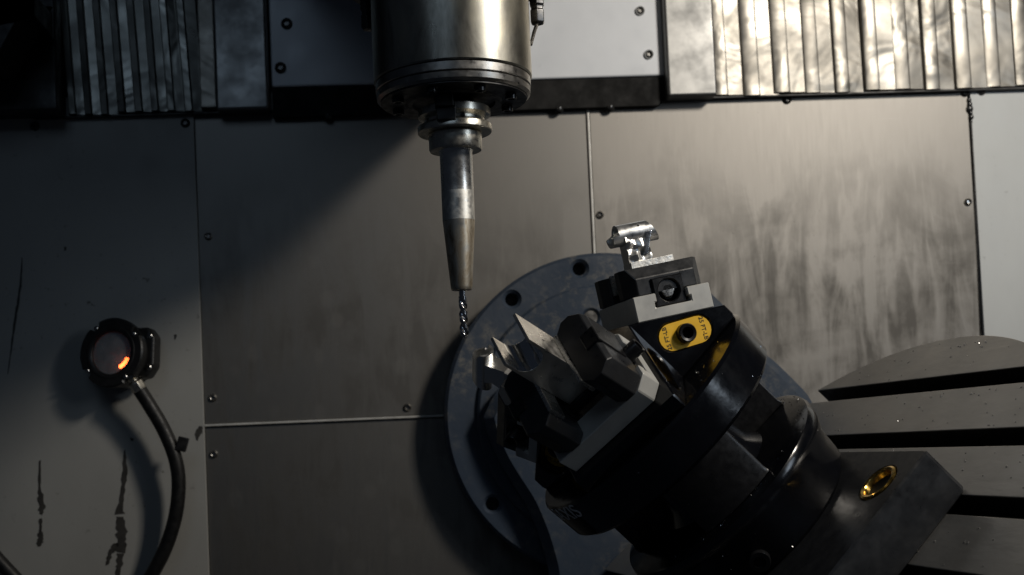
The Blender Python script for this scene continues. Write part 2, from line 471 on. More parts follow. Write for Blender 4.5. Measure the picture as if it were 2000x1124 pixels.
scab([(78, 900), (77, 950), (82, 990), (80, 1008)], [2, 3, 8, 3])
scab([(80, 1012), (79, 1035), (80, 1052), (76, 1072)], [4, 3, 8, 3])
scab([(43, 505), (40, 560), (30, 620), (22, 680), (14, 740)], [1, 2.5, 3, 1.5, .7])
scab([(128, 483), (126, 492)], [3, 1]); scab([(258, 855), (257, 862)], [4, 2]); scab([(343, 655), (341, 664)], [3, 1])
scab([(392, 832), (388, 846), (384, 862)], [4, 7, 1]); scab([(305, 668), (300, 690), (304, 706)], [2, 7, 3])

# ------------------------------------------------------------------ way covers
def way_cover(name, label, x0, x1, z0, z1, Y, pitch, mat, dp=1.0, lean=0.0):
    root = empty(name, Matrix.Translation((x0, Y, z0)))
    tag(root, label, 'way cover', None)
    n = max(1, round((x1 - x0) / pitch)); p = (x1 - x0) / n
    prof = [(0, 0), (p * .04, -.004), (p * .10, -.0052), (p * .44, -.0062), (p * .49, -.0050), (p * .52, -.0012), (p * 1.12, .0015), (p * 1.12, .003), (0, .003)]
    prof = [(a_, b_ * dp if b_ < 0 else b_) for a_, b_ in prof]
    bm = bmesh.new(); H = z1 - z0; cols = []
    m = 10
    for a, b in prof: cols.append([bm.verts.new((a + lean * (k / m), b, H * k / m)) for k in range(m + 1)])
    for i in range(len(prof)):
        A, B = cols[i], cols[(i + 1) % len(prof)]
        for k in range(m): bm.faces.new((A[k], B[k], B[k + 1], A[k + 1]))
    bm.faces.new([c[0] for c in cols]); bm.faces.new([c[-1] for c in cols][::-1])
    bmesh.ops.recalc_face_normals(bm, faces=bm.faces)
    me = bpy.data.meshes.new('lamella'); bm.to_mesh(me); bm.free(); me.materials.append(mat)
    for f in me.polygons: f.use_smooth = True
    me.set_sharp_from_angle(angle=rad(28))
    for i in range(n):
        o = bpy.data.objects.new('lamella', me); COL.objects.link(o); o.parent = root
        o.location = (i * p + random.uniform(-.0008, .0008), -.0004 * (i % 3), random.uniform(-.0015, .0015)); o.rotation_euler = (random.uniform(-.006, .006), 0, random.uniform(-.05, .05)); o.scale.x = random.uniform(.94, 1.06)
    return root
xr0 = at(1392, 100, WY - .02).x; xl0 = at(128, 150, WY - .02).x; xl1 = at(388, 150, WY - .02).x
cr = way_cover('way_cover', 'bright corrugated steel way cover right of the slide', xr0, xr0 + .041 * 18, ZT + .004, .86, WY - .012, .0410, M['lamella_bright'], .55, lean=-.004)
cl = way_cover('way_cover', 'dim corrugated steel way cover in shadow left of the slide', xl0, xl1, ZT + .004, .86, WY - .012, .0225, M['lamella_dark'], lean=-.022)
for root, a, b, mat in ((cr, at(1297, 100, WY - .02).x, xr0 + .001, M['cover_plate']), (cl, at(420, 100, WY - .02).x, at(523, 100, WY - .02).x, M['cover_plate'])):
    bm = Box(a, b, WY - .030, WY - .004, ZT, .86)
    o = finish(bm, 'end_plate', mat, root, Matrix.Translation(-root.matrix_world.translation), bevel=.004, seg=3)
bm = Box(xl1 + .001, at(419, 100, WY - .02).x, WY - .02, WY - .002, ZT + .006, .86)
finish(bm, 'mirror_strip', M['lamella_bright'], cl, Matrix.Translation(-cl.location), bevel=.002)
# black strips stand for the shaded gap under both covers
for root, a, b in ((cr, at(1297, 100, WY - .02).x + .004, xr0 + .041 * 18), (cl, at(60, 200, WY - .02).x, at(527, 100, WY - .02).x)):
    finish(Box(a, b, WY - .012, WY - .0045, ZT + .0005, ZT + .0032), 'gap_shade', M['plain_black'], root, Matrix.Translation(-root.matrix_world.translation), bevel=.0008)
# black sheet stands in for rubber and full shadow on the way cover
g = empty('dark_corner', Matrix.Translation((-.70, WY, ZT)))
tag(g, 'black bracket and sheet standing for the shadowed way cover, upper left corner', 'guard')
finish(Box(-.25, xl0 + .70 - .004, -.05, -.006, .002, .45), 'shadow_sheet', M['plain_black'], g, bevel=.003)
a = at(0, 128, WY - .12) - Vector((-.70, WY, ZT)); b = at(74, 40, WY - .12) - Vector((-.70, WY, ZT))
finish(Prism([(a.x - .2, a.z), (a.x, a.z), (b.x, b.z + .03), (b.x, b.z), (b.x - .035, b.z + .025), (a.x - .2, b.z + .07)], -.14, -.06, 'y'), 'bracket', M['plain_black'], g, bevel=.002)

# ------------------------------------------------------------------ slide plate behind the spindle
PY = .537
ZW0, ZW1 = at(1200, 210, PY).z, at(1200, 152, PY).z
so = Vector((.1, WY, ZW0))
sl = empty('slide_plate', Matrix.Translation(so))
tag(sl, 'pale grey slide plate with black wiper strip behind the spindle', 'slide plate')
xa, xb = at(527, 60, PY).x - .1, at(1294, 60, PY).x - .1
bm = Box(xa, xb, PY - WY, -.0045, 0, ZW1 - ZW0)
cut(bm, (xb, 0, .010), Vector((1, 0, -1)).normalized())
finish(bm, 'wiper_strip', M['under_paint'], sl, bevel=.002)
bm = Box(xa, xb, PY - WY - .002, -.004, ZW1 - ZW0 + .0006, .45)
finish(bm, 'face_sheet', M['plate_paint'], sl, bevel=.003, seg=3)
for px, py, me in ((560, 47, SMD), (548, 133, SMD), (1250, 22, SM), (1267, 107, SM)):
    s = screw(px, py, PY - .002, sl, me); s.matrix_local = Matrix.Translation(at(px, py, PY - .002) - so) @ OUT.to_4x4() @ Matrix.Scale(1.25, 4)
for px in (1092, 1192, 640):
    p = at(px, 209, PY); s = bpy.data.objects.new('screw', SMD); COL.objects.link(s); s.parent = sl
    s.matrix_local = Matrix.Translation((p.x - .1, -.009, .0002)) @ Matrix.Rotation(pi, 4, 'X')

# ------------------------------------------------------------------ spindle
SX = .0585
sp = empty('spindle', Matrix.Translation((SX, 0, .278)))
tag(sp, 'oil stained steel spindle nose with two rings above the tool holder', 'spindle')
Zs = lambda py: .367 - .000447 * py - .278   # photo row at the axis -> local height
finish(Lathe([(0, .4), (.0685, .4), (.0685, Zs(160)), (.0675, Zs(163)), (.05, Zs(163)), (0, Zs(163))], 96), 'housing', M['spindle_steel'], sp)
finish(Lathe([(.03, Zs(163.8)), (.0666, Zs(163.8)), (.0672, Zs(165)), (.0672, Zs(179.5)), (.0664, Zs(181)), (.03, Zs(181))], 96, closed=True), 'retaining_ring', M['ring_steel'], sp)
finish(Lathe([(.03, Zs(182.2)), (.0662, Zs(182.2)), (.0668, Zs(183.4)), (.0664, Zs(194)), (.0640, Zs(199)), (.03, Zs(199))], 96, closed=True), 'retaining_ring', M['ring_steel'], sp)
nose = finish(Lathe([(0, Zs(199.5)), (.0632, Zs(199.5)), (.0632, Zs(202)), (.0420, Zs(202.5)), (.0400, Zs(206)), (.036, Zs(206)), (.0355, Zs(201)), (0, Zs(201))], 72), 'nose_face', M['nose_dark'], sp)
for i in range(8):
    a = rad(22 + 45 * i)
    finish(Lathe([(0, -.0022), (.0028, -.0022), (.0031, -.004), (.0048, -.0042), (.005, 0)], 14), 'bolt', M['screw_dark'], nose, Matrix.Translation((.052 * cos(a), .052 * sin(a), Zs(202))))
for s in (1, -1):
    bm = Box(-.0075, .0075, -.0115, .0115, -.012, .001)
    finish(bm, 'drive_key', M['nose_dark'], sp, Matrix.Translation((s * -.010 if s > 0 else .010, s * -.0268, Zs(203))), bevel=.001)
# coolant ring above the frame edge with nozzles
cr_ = finish(Lathe([(.069, .104), (.092, .104), (.096, .108), (.096, .150), (.069, .150)], 72, closed=True), 'coolant_ring', M['black_anodised'], sp)
def nozzle(px, py, Y, tip, s=1.0):
    p = at(px, py, Y) - Vector((SX, 0, .278)); t = at(*tip) - Vector((SX, 0, .278))
    nz = finish(Lathe([(0, -.012), (.0055, -.012), (.0068, -.010), (.0068, .0), (.0060, .001), (.0060, .004), (.0072, .005), (.0072, .017), (.009, .018), (.009, .05), (0, .05)], 6), 'nozzle', M['screw_dark'], sp, Matrix.Translation(p) @ Matrix.Rotation(.35, 4, 'Z'), bevel=.0006)
    bm = bmesh.new(); d = t - p
    tube(bm, [Vector((0, 0, -.010)), d * .55 + Vector((0, 0, -.003)), d], [.0018, .0017, .0014], 10)
    finish(bm, 'spray_tube', M['screw_steel'], nz, Matrix.Rotation(-.35, 4, 'Z'))
nozzle(1049, 22, .02, (1037, 88, .0))
nozzle(719, 33, .03, (722, 60, .03))
# head casting that carries the spindle, above and behind it
hd = empty('machine_head', Matrix.Translation((SX, .25, .43)))
tag(hd, 'dark painted head casting that carries the spindle', 'machine head')
finish(Prism([(.27, .004), (.27, .5), (-.19, .5), (-.19, -.062), (.04, -.070)], .004 - SX, .106 - SX, 'x'), 'neck', M['head_paint'], hd, bevel=.006)  # unseen behind the spindle, underside shaped to cast the slanted wall shadow
finish(Box(-.12 - SX, .25 - SX, -.34, .265, .16, .5), 'shroud', M['head_paint'], hd, bevel=.02)

# ------------------------------------------------------------------ tool holder and drill
th = empty('tool_holder', Matrix.Translation((SX, 0, .1146)))
tag(th, 'tapered steel tool holder with heat tinted tip hanging from spindle', 'tool holder')
Zh = lambda py: .367 - .000447 * py - .1146
bm = Lathe([(.012, Zh(205)), (.0300, Zh(216)), (.0312, Zh(218)), (.0312, Zh(231)), (.0275, Zh(236)), (.0262, Zh(238)), (.0262, Zh(243)), (.0280, Zh(246)), (.0318, Zh(249)), (.0322, Zh(251)), (.0322, Zh(261)), (.0314, Zh(263)), (.012, Zh(263))], 80, closed=True)
flange = finish(bm, 'flange', M['holder_steel'], th)
# drive slot: a dark block stands for the shaded pocket in the flange front
finish(Box(-.0165, -.0005, -.0338, -.024, Zh(254), Zh(217)), 'drive_slot_shade', M['nose_dark'], th, bevel=.0012)
finish(Lathe([(0, .0015), (.0016, .0015), (.0018, -.001)], 12), 'locating_pin', M['black_hole'], th, Matrix.Translation((.006, -.0258, Zh(241))) @ Matrix.Rotation(pi / 2, 4, 'X'))
finish(Lathe([(.010, Zh(262)), (.0222, Zh(263.5)), (.0230, Zh(266)), (.0230, Zh(293)), (.0222, Zh(297)), (.010, Zh(297))], 72, closed=True), 'collar', M['holder_steel'], th)
finish(Lathe([(.0, Zh(296)), (.0150, Zh(297)), (.0141, Zh(301)), (.0140, Zh(376)), (.0, Zh(376))], 64), 'polished_neck', M['holder_chrome'], th)
finish(Lathe([(.0, Zh(376.2)), (.01405, Zh(376.2)), (.0140, Zh(433)), (.0, Zh(433))], 64), 'ground_band', M['holder_matte'], th)
finish(Lathe([(.0, Zh(433.2)), (.0139, Zh(433.2)), (.0094, Zh(560)), (.0090, Zh(565)), (.0086, Zh(567)), (.0038, Zh(567)), (.0037, Zh(555)), (0, Zh(555))], 64), 'shrink_tip', M['heat_tinted_steel'], th)

dr = empty('drill_bit', Matrix.Translation((SX + .0006, 0, .0726)))
tag(dr, 'short shiny twist drill held in the tool holder', 'drill bit')
finish(Lathe([(0, .046), (.0030, .046), (.0030, .0335), (0, .0330)], 24), 'shank', M['drill_steel'], dr)
bm = bmesh.new(); rings = []; n = 36; L = .036
for k in range(61):
    z = .0355 - L * k / 60; tw = 2 * pi * 1.55 * k / 60
    ring = []
    fade = min(1, max(0, (k - 2) / 9)); tipf = 1 if z > .0022 else max(.05, (z + .0005) / .0027)
    for i in range(n):
        a = 2 * pi * i / n; c = max(0, cos(2 * a) * 1.0) ** .8
        land = .0036 * (1 - fade * .56 * c) * tipf
        if fade > .5 and .62 < (a % pi) / pi < .72: land = .00385 * tipf
        ring.append(bm.verts.new((land * cos(a + tw), land * sin(a + tw), z)))
    rings.append(ring)
for A, B in zip(rings, rings[1:]):
    for i in range(n): bm.faces.new((A[i], A[(i + 1) % n], B[(i + 1) % n], B[i]))
bm.faces.new(rings[0]); bm.faces.new(rings[-1])
finish(bm, 'flutes', M['drill_steel'], dr, smooth=50)

# ------------------------------------------------------------------ swivel flange on the wall
FO = at(1185, 809, .5); FR = (at(1500, 809, .5) - at(870, 809, .5)).length / 2
fl = empty('swivel_flange', Matrix.Translation(FO) @ OUT.to_4x4())
tag(fl, 'round blue grey cast swivel flange with bolt holes on the wall', 'swivel flange')
def fp(px, py, Y=.5):
    p = at(px, py, Y) - FO; return (p.x, p.z)
holes = [fp(1132, 525), fp(1000, 585), fp(962, 985), fp(905, 770)]
me = plate_mesh(circle(0, 0, FR, 120), [circle(x, y, .0086, 28) for x, y in holes[:3]], .036, .004)
link(me, 'flange_ring', M['blue_casting'], fl, Matrix.Translation((0, 0, -.018)))
for x, y in holes[:3]:
    finish(Lathe([(0, -.020), (.0082, -.020), (.0084, -.034), (0, -.034)], 24), 'bolt', M['screw_dark'], fl, Matrix.Translation((x, y, 0)))
hx, hy = fp(1155, 620, .49)
me = plate_mesh(circle(0, 0, FR * .80, 110), [circle(hx, hy, .0095, 28)], .008, .003)
link(me, 'hub', M['blue_casting'], fl, Matrix.Translation((0, 0, .0042)))
finish(Lathe([(0, .0045), (.0088, .0045), (.0092, .001), (0, .001)], 24), 'plug', M['ring_steel'], fl, Matrix.Translation((hx, hy, 0)))
# swivel arm leaving the flange towards the table
arm = [fp(*q, .46) for q in ((946, 815), (955, 850), (976, 900), (1003, 945), (1030, 988), (1050, 1034), (1065, 1080), (1076, 1130), (1090, 1260), (1200, 1330), (1600, 1330), (1800, 1150), (1800, 900), (1620, 808), (1575, 760), (1500, 690), (1420, 650), (1330, 640), (1200, 660), (1060, 700), (980, 755))]
me = plate_mesh([(p.x, p.y) for p in spline([(x, y, 0) for x, y in arm] + [(arm[0][0], arm[0][1], 0)], 5)[:-1]], [], .030, .012)
link(me, 'swivel_arm', M['blue_casting'], fl, Matrix.Translation((0, 0, .0235)))

# ------------------------------------------------------------------ table frame shared by fixture, block and table
def V3(x, y, z): return Vector((x, y, z))
AX = (CAM_R @ V3(-.725, .68, .10)).normalized()
v1 = (CAM_R @ V3(-.2, .98, -.03).normalized())
RX = (v1 - AX * v1.dot(AX)).normalized()
WX = RX.cross(AX)                        # points to the viewer
dK = CAM_R @ V3((1335 - PPX) / F_PX, -(738 - PPY) / F_PX, -1)
O = CAM_C + dK * 1.02 - RX * .03175 - WX * .055
BASE = frame(O, RX, -WX, AX)             # x outward/up right, y away from viewer, z along the pedestal

# rotary table
TZ = -.20; TR = .372; TC = (-.092, .035)
tb = empty('rotary_table', BASE @ Matrix.Translation((TC[0], TC[1], TZ - .05)))
tag(tb, 'tilted round steel rotary table with dark T-slots, wet with coolant', 'rotary table')
pitch = .0715; sw = .0195; first = .2155 - TC[0]
edges = [first - pitch * k for k in range(0, 8)]
def chord(xa, xb, R):
    xs = [xa + (xb - xa) * i / 24 for i in range(25)]
    up = [(x, math.sqrt(max(1e-9, R * R - x * x))) for x in xs if abs(x) <= R]
    return up + [(x, -y) for x, y in reversed(up)]
lim = [R for R in [TR - .0005]] 
hi = TR - .0004
for e in edges + [None]:
    lo = (e + sw / 2) if e is not None else -(TR - .0004)
    if hi > -TR + .001 and lo < hi:
        lo = max(lo, -(TR - .0004))
        sg = finish(Prism(chord(lo, hi, TR), .026, .05), 'table_segment', M['table_steel'], tb, bevel=.0010)
        sg.data.materials.append(M['slot_shade'])
        for f in sg.data.polygons:
            if abs(f.normal.x) > .9 and abs(f.normal.z) < .2: f.material_index = 1      # slot walls blackened for the shade inside
    if e is None: break
    hi = e - sw / 2
finish(Lathe([(0, .0), (TR - .004, 0), (TR - .001, .004), (TR - .001, .0245), (TR - .004, .0255), (0, .0255)], 120), 'slot_floor', M['slot_shade'], tb)
finish(Lathe([(0, -.10), (.2, -.10), (.24, -.002), (0, -.002)], 72), 'table_hub', M['blue_casting'], tb)
# standing drops and short runs of coolant on the table
bm = bmesh.new()
def drop(x, y, z, a, b, h, ang):
    m = Matrix.Translation((x, y, z)) @ Matrix.Rotation(ang, 4, 'Z') @ Matrix.Diagonal((a, b, h, 1))
    bmesh.ops.create_icosphere(bm, subdivisions=1, radius=1, matrix=m)
for _ in range(480):
    x = random.uniform(.0, TR); y = random.uniform(-.3, .25)
    if x * x + y * y > (TR - .006) ** 2 or any(abs(x - e) < sw / 2 + .003 for e in edges): continue
    r = random.uniform(.0005, .0013); st = random.choice((1, 1, 1, 1.6, 3.2))
    drop(x, y, .0502, r * st, r * .9, r * .45, random.gauss(.9, .5))
o = finish(bm, 'coolant_drops', M['coolant_drop'], tb); o['kind'] = 'stuff'

# mounting block with brass bush
mb = empty('mounting_block', BASE @ Matrix.Translation((0, 0, TZ)))
tag(mb, 'black rectangular base block with brass bush on the rotary table', 'base block')
zb = .045
ox0, ox1, oy0, oy1 = -.11, .089, -.170, .17
bx_, by_ = .0535, -.137
me = plate_mesh([(ox0 + .004, oy0), (ox1 - .004, oy0), (ox1, oy0 + .004), (ox1, oy1), (ox0, oy1), (ox0, oy0 + .004)], [circle(bx_, by_, .0178, 40)], zb, .0016)
link(me, 'block', M['black_anodised'], mb, Matrix.Translation((0, 0, zb / 2 + .0003)))
finish(Lathe([(.0130, .0), (.0130, zb - .0005), (.0138, zb + .0008), (.0160, zb + .0014), (.0177, zb + .0006), (.0176, .0)], 48, closed=True), 'bush', M['brass'], mb, Matrix.Translation((bx_, by_, 0)))
finish(Lathe([(0, zb - .0045), (.0128, zb - .0045), (.0128, zb - .016), (0, zb - .016)], 32), 'bore_shade_plug', M['black_hole'], mb, Matrix.Translation((bx_, by_, 0)))  # black plug added as the shade inside the bush bore

# pedestal: collar, neck with ribs and pockets, drum, three wedge arms
pe = empty('pyramid_fixture', BASE)
tag(pe, 'glossy black three sided pyramid fixture with yellow torque labels', 'fixture')
finish(Lathe([(0, -.1545), (.094, -.1545), (.097, -.151), (.099, -.130), (.106, -.112), (.108, -.103), (.1065, -.0985), (.100, -.096), (.04, -.094), (0, -.094)], 96), 'collar', M['black_gloss'], pe)
for a in (118, 238, -2):
    t = rad(a); finish(Lathe([(0, .001), (.0045, .001), (.005, .005), (.0085, .005), (.009, .0035), (.009, -.004), (0, -.004)], 20), 'bolt', M['black_oxide'], pe, Matrix.Translation((.100 * cos(-t), .100 * sin(-t), -.139)) @ Vector((cos(-t), sin(-t), .1)).to_track_quat('Z', 'Y').to_matrix().to_4x4())
finish(Lathe([(0, -.096), (.060, -.096), (.050, -.084), (.047, -.066), (.050, -.048), (.062, -.039), (0, -.039)], 64), 'neck_core', M['black_gloss'], pe)
for a in (-8, -128, -248):
    bm = Lathe([(.040, -.0955), (.0955, -.0955), (.0935, -.09), (.0935, -.046), (.0955, -.0405), (.040, -.0405)], 20, closed=True, a0=rad(a + 0), a1=rad(a + 46))
    finish(bm, 'rib', M['black_oxide'], pe, bevel=.002)
drum = finish(Lathe([(0, -.0400), (.114, -.0400), (.1175, -.0365), (.119, -.003), (.1165, -.0002), (0, -.0002)], 96), 'drum', M['black_gloss'], pe)
AL = rad(35)
def arm_top(r): return .017 + (.1 - r) * math.tan(AL)
lab = (.0615, .0236)
for k, a in enumerate((0, -120, 120)):
    me = plate_mesh([(0, 0), (.103, 0), (.1045, .004), (.1045, arm_top(.1045)), (0, arm_top(0))], [stadium(lab[0], lab[1], .050, .0245, -rad(31))], .110, .0012)
    bm = bmesh.new(); bm.from_mesh(me)
    bmesh.ops.rotate(bm, verts=bm.verts, cent=(0, 0, 0), matrix=Matrix.Rotation(pi / 2, 3, 'X'))
    for s in (1, -1): cut(bm, (0, 0, 0), Vector((-sin(pi / 3), s * cos(pi / 3), 0)))
    rot = Matrix.Rotation(rad(a), 4, 'Z')
    arm_o = finish(bm, 'wedge_arm', M['black_gloss'], pe, rot)
    for s in (-1, 1):
        fm = Matrix.Translation((lab[0], -.0535 if s < 0 else .043, lab[1])) @ (Matrix.Rotation(pi / 2, 4, 'X') if s < 0 else Matrix.Rotation(pi, 4, 'Z') @ Matrix.Rotation(pi / 2, 4, 'X')) @ Matrix.Rotation(-rad(31) if s < 0 else rad(31), 4, 'Z')
        lm = plate_mesh(stadium(0, 0, .0485, .0235, 0), [circle(0, 0, .0085, 24)], .0016)
        lo = link(lm, 'torque_label', M['yellow_label'], arm_o, fm)
        for q, ang in ((-.0172, pi / 2), (.0172, -pi / 2)):
            link(text_mesh('25 FT-LB', .0054, .0001), 'print', M['print_black'], lo, Matrix.Translation((q, 0, .0010)) @ Matrix.Rotation(ang, 4, 'Z'), smooth=0)
        finish(Lathe([(0, -.004), (.0046, -.004), (.0050, .0035), (.0072, .0042), (.0082, .0030), (.0086, -.006), (0, -.006)], 28), 'clamp_screw', M['black_oxide'], arm_o, fm @ Matrix.Translation((0, 0, .003)))
# engraved maker's mark on the drum
tm = text_mesh('5AXIS', .020, .00015)
th0 = rad(-171)
for v in tm.vertices:
    a = th0 + v.co.x / .119 * .95; r = .1192 + v.co.z; zz = -.0085 + v.co.y * 1.0
    v.co = (r * cos(a), r * sin(a), zz)
link(tm, 'engraving', M['print_white'], pe, smooth=0)

# ------------------------------------------------------------------ vises
def vise_frame(a):
    return BASE @ Matrix.Rotation(rad(a), 4, 'Z') @ Matrix.Translation((.0695, 0, arm_top(.0695) + .0004)) @ Matrix.Rotation(AL, 4, 'Y')
HL = .050; HW = .0355
def make_vise(a, label, gap=.0098, jt=.0475):
    v = empty('vise', vise_frame(a)); tag(v, label, 'vise', 'self-centring vises on the pyramid fixture')
    prof = [(-HW, 0), (HW, 0), (HW, .022), (.0145, .022), (.0145, .0145), (.0168, .0145), (.0168, .0095), (-.0168, .0095), (-.0168, .0145), (-.0145, .0145), (-.0145, .022), (-HW, .022)]
    bm = Prism(prof, -HL, HL, 'y')
    for sx in (-1, 1):
        for sy in (-1, 1):
            if sy < 0: continue
            cut(bm, (sx * (HW - .010), sy * HL, 0), Vector((sx, sy * .9, 0)).normalized())
    finish(bm, 'base', M['nickel_grey'], v, bevel=.0008, seg=1, smooth=0)
    for sy in (-1, 1):
        j0, j1 = gap + .0038, min(gap + .0342, HL - .003)
        bm = Box(-HW - .001, HW + .001, j0, j1, .0226, jt)
        cut(bm, (0, j1 - (.0065 if jt < .05 else .003), jt), Vector((0, .0095, .0060)).normalized())
        for sx in (-1, 1):
            cut(bm, (sx * (HW - .0085), j1, 0), Vector((sx, .8, 0)).normalized())
            cut(bm, (sx * (HW - .0060), j0, 0), Vector((sx, -.9, 0)).normalized())
        jw = finish(bm, 'jaw', M['black_anodised'], v, bevel=.0006, seg=1, smooth=0)
        if sy < 0: jw.matrix_local = Matrix.Rotation(pi, 4, 'Z')
        finish(Box(-.0285, .0285, gap + .0001, gap + .0037, jt - .017, jt + .0015), 'grip_strip', M['grip_strip'], jw, bevel=.0006)
        if jt > .05: finish(Box(-.0085, .0085, j1 - .013, j1 + .0012, .030, jt + .0012), 'jaw_key', M['black_oxide'], jw, bevel=.0008, seg=1, smooth=0)
        # carriage that runs in the base slot and carries the screw
        me = plate_mesh([(-.0140, .0100), (.0140, .0100), (.0140, .0350), (-.0140, .0350)], [circle(0, .0225, .0098, 28)], .030, .0010)
        cm = Matrix.Rotation(0 if sy > 0 else pi, 4, 'Z') @ Matrix.Translation((0, HL - .0185, 0)) @ Matrix.Rotation(pi / 2, 4, 'X')
        link(me, 'carriage', M['black_oxide'], v, cm)
    bm = bmesh.new(); tube(bm, [(0, -HL + .010, .0225), (0, HL - .010, .0225)], .0070, 20)
    scw = finish(bm, 'lead_screw', M['black_oxide'], v)
    finish(Lathe([(0, .0005), (.0058, .0005), (.0066, -.0004), (.0066, -.006), (0, -.006)], 6), 'screw_end', M['screw_steel'], scw, Matrix.Translation((0, -HL + .0065, .0225)) @ Matrix.Rotation(pi / 2, 4, 'X'), bevel=.0004)
    finish(Lathe([(0, .004), (.0042, .004), (.0046, .0150), (.0064, .0155), (.0070, .0145), (.0070, -.010), (0, -.010)], 24), 'hex_drive', M['black_oxide'], scw, Matrix.Translation((0, HL - .006, .0225)) @ Matrix.Rotation(-pi / 2, 4, 'X'))
    return v
make_vise(0, 'grey based vise above the yellow torque label, uppermost of the three')
make_vise(-120, 'grey based vise tilted towards the viewer, holding the bored block', .0149, .0660)
make_vise(120, 'vise partly hidden at the left side of the pyramid fixture')

# ------------------------------------------------------------------ workpieces
def finished_part(a, label, dx, grp='finished clips in the vises'):
    p = empty('machined_part', vise_frame(a) @ Matrix.Translation((dx, 0, 0))); tag(p, label, 'machined part', grp)
    bm = Box(-.0265, .0140, -.0096, .0096, .034, .0552); finish(bm, 'stock_base', M['aluminium_saw'], p, bevel=.0003)
    # milled web, wavy on its faces
    bm = Box(-.0265, -.0055, -.0080, .0080, .0550, .0800)
    bmesh.ops.subdivide_edges(bm, edges=bm.edges[:], cuts=7, use_grid_fill=True)
    rr = random.Random(3)
    for v in bm.verts:
        t = (v.co.z - .055) / .025
        if v.co.y < 0 and 0.02 < t < .98: v.co.y += .0016 * sin(v.co.x * 520 + 2.2 * sin(t * 7)) + .0022 * sin(t * 13 + v.co.x * 210) * (1 - abs(t - .5))
        v.co.x += .0012 * sin(t * 9) * (1 if v.co.x > -.01 else 0)
    finish(bm, 'web', M['aluminium_milled'], p, smooth=50)
    bm = Prism([(-.0125, .060), (-.0090, .060), (-.0010, .0800), (-.0060, .0800)], -.0105, -.0075, 'y'); finish(bm, 'gusset', M['aluminium_cut'], p, bevel=.0003)
    # tube with slanted ends and open bore
    bm = bmesh.new(); n = 56; ro, ri, zc = .0098, .0074, .0815; R0 = []; 
    for rads, s in ((ro, 1), (ri, -1)):
        A = []; B = []
        for i in range(n):
            t = 2 * pi * i / n; yy, zz = rads * cos(t), rads * sin(t)
            xl = -.0310 - (.0062 if sin(t) < .25 and cos(t) > -.99 else 0) * max(0, min(1, (.25 - sin(t)) * 3))
            xr = .0075 - .0105 * (sin(t) + 1) / 2
            A.append(bm.verts.new((xl, yy, zc + zz))); B.append(bm.verts.new((xr, yy, zc + zz)))
        R0.append((A, B))
    (A, B), (Ci, D) = R0
    for i in range(n):
        j = (i + 1) % n
        bm.faces.new((A[i], A[j], B[j], B[i])); bm.faces.new((Ci[j], Ci[i], D[i], D[j]))
        bm.faces.new((A[j], A[i], Ci[i], Ci[j])); bm.faces.new((B[i], B[j], D[j], D[i]))
    tb_ = finish(bm, 'bored_tube', M['aluminium_turned'], p, smooth=40)
    finish(Lathe([(0, .0001), (.0012, .0001), (.0014, -.001), (0, -.001)], 16), 'cross_hole', M['black_hole'], tb_, Matrix.Translation((-.0115, -ro * cos(.55) + .0001, zc + ro * sin(.55))) @ Vector((0, -cos(.55), sin(.55))).to_track_quat('Z', 'Y').to_matrix().to_4x4())
    return p
finished_part(0, 'shiny aluminium clip with bored tube in the uppermost vise', .0125)
finished_part(120, 'aluminium clip at the left, seen down its open bore', -.004)
# block in an earlier stage: two walls round an open bore
p = empty('machined_part', vise_frame(-120)); tag(p, 'aluminium block with half open bore in the vise nearest the viewer', 'machined part')
cz, br, hw, zt = .0985, .0121, .0148, .1130
arc = [(br * cos(-pi * i / 26), cz + br * sin(-pi * i / 26)) for i in range(27)]
pts = [(-hw, .030), (hw, .030), (hw, zt), (br, zt + .0002)] + arc + [(-br, zt - .0010), (-hw, zt - .0012)]
bm = Prism(pts, -.0305, .0030, 'x')
blk = finish(bm, 'block', M['aluminium_faced'], p, bevel=.0003, smooth=30, angle=40)
blk.data.materials.append(M['aluminium_cut'])
for f in blk.data.polygons:
    if abs(f.normal.x) < .3 and abs(math.hypot(f.center.y, f.center.z - cz) - br) < .0006: f.material_index = 1     # bored finish
finish(Lathe([(0, .0001), (.0011, .0001), (.0011, -.001), (0, -.001)], 14), 'cross_hole', M['black_hole'], p, Matrix.Translation((-.012, hw + .0001, .088)) @ Matrix.Rotation(-pi / 2, 4, 'X'))

# swarf: tiny bright chips caught on the fixture
bm = bmesh.new()
for _ in range(90):
    t = random.uniform(-2.6, .4); r = random.uniform(.096, .104); z = -.0945
    c = V3(r * cos(t), r * sin(t), z)
    if random.random() < .45: r = random.uniform(.075, .112); c = V3(r * cos(t), r * sin(t), .0006)
    s = random.uniform(.0003, .0009); q = Matrix.Translation(c) @ Matrix.Rotation(random.random() * 6, 4, (random.random(), random.random(), random.random()))
    vs = [bm.verts.new(q @ V3(x * s, y * s, h * s)) for x, y, h in ((-1.6, -.5, 0), (1.6, -.5, .5), (1.8, .5, .4), (-1.4, .5, -.3), (0, 0, .8))]
    bm.faces.new((vs[0], vs[1], vs[4])); bm.faces.new((vs[1], vs[2], vs[4])); bm.faces.new((vs[2], vs[3], vs[4])); bm.faces.new((vs[3], vs[0], vs[4])); bm.faces.new((vs[0], vs[3], vs[2], vs[1]))
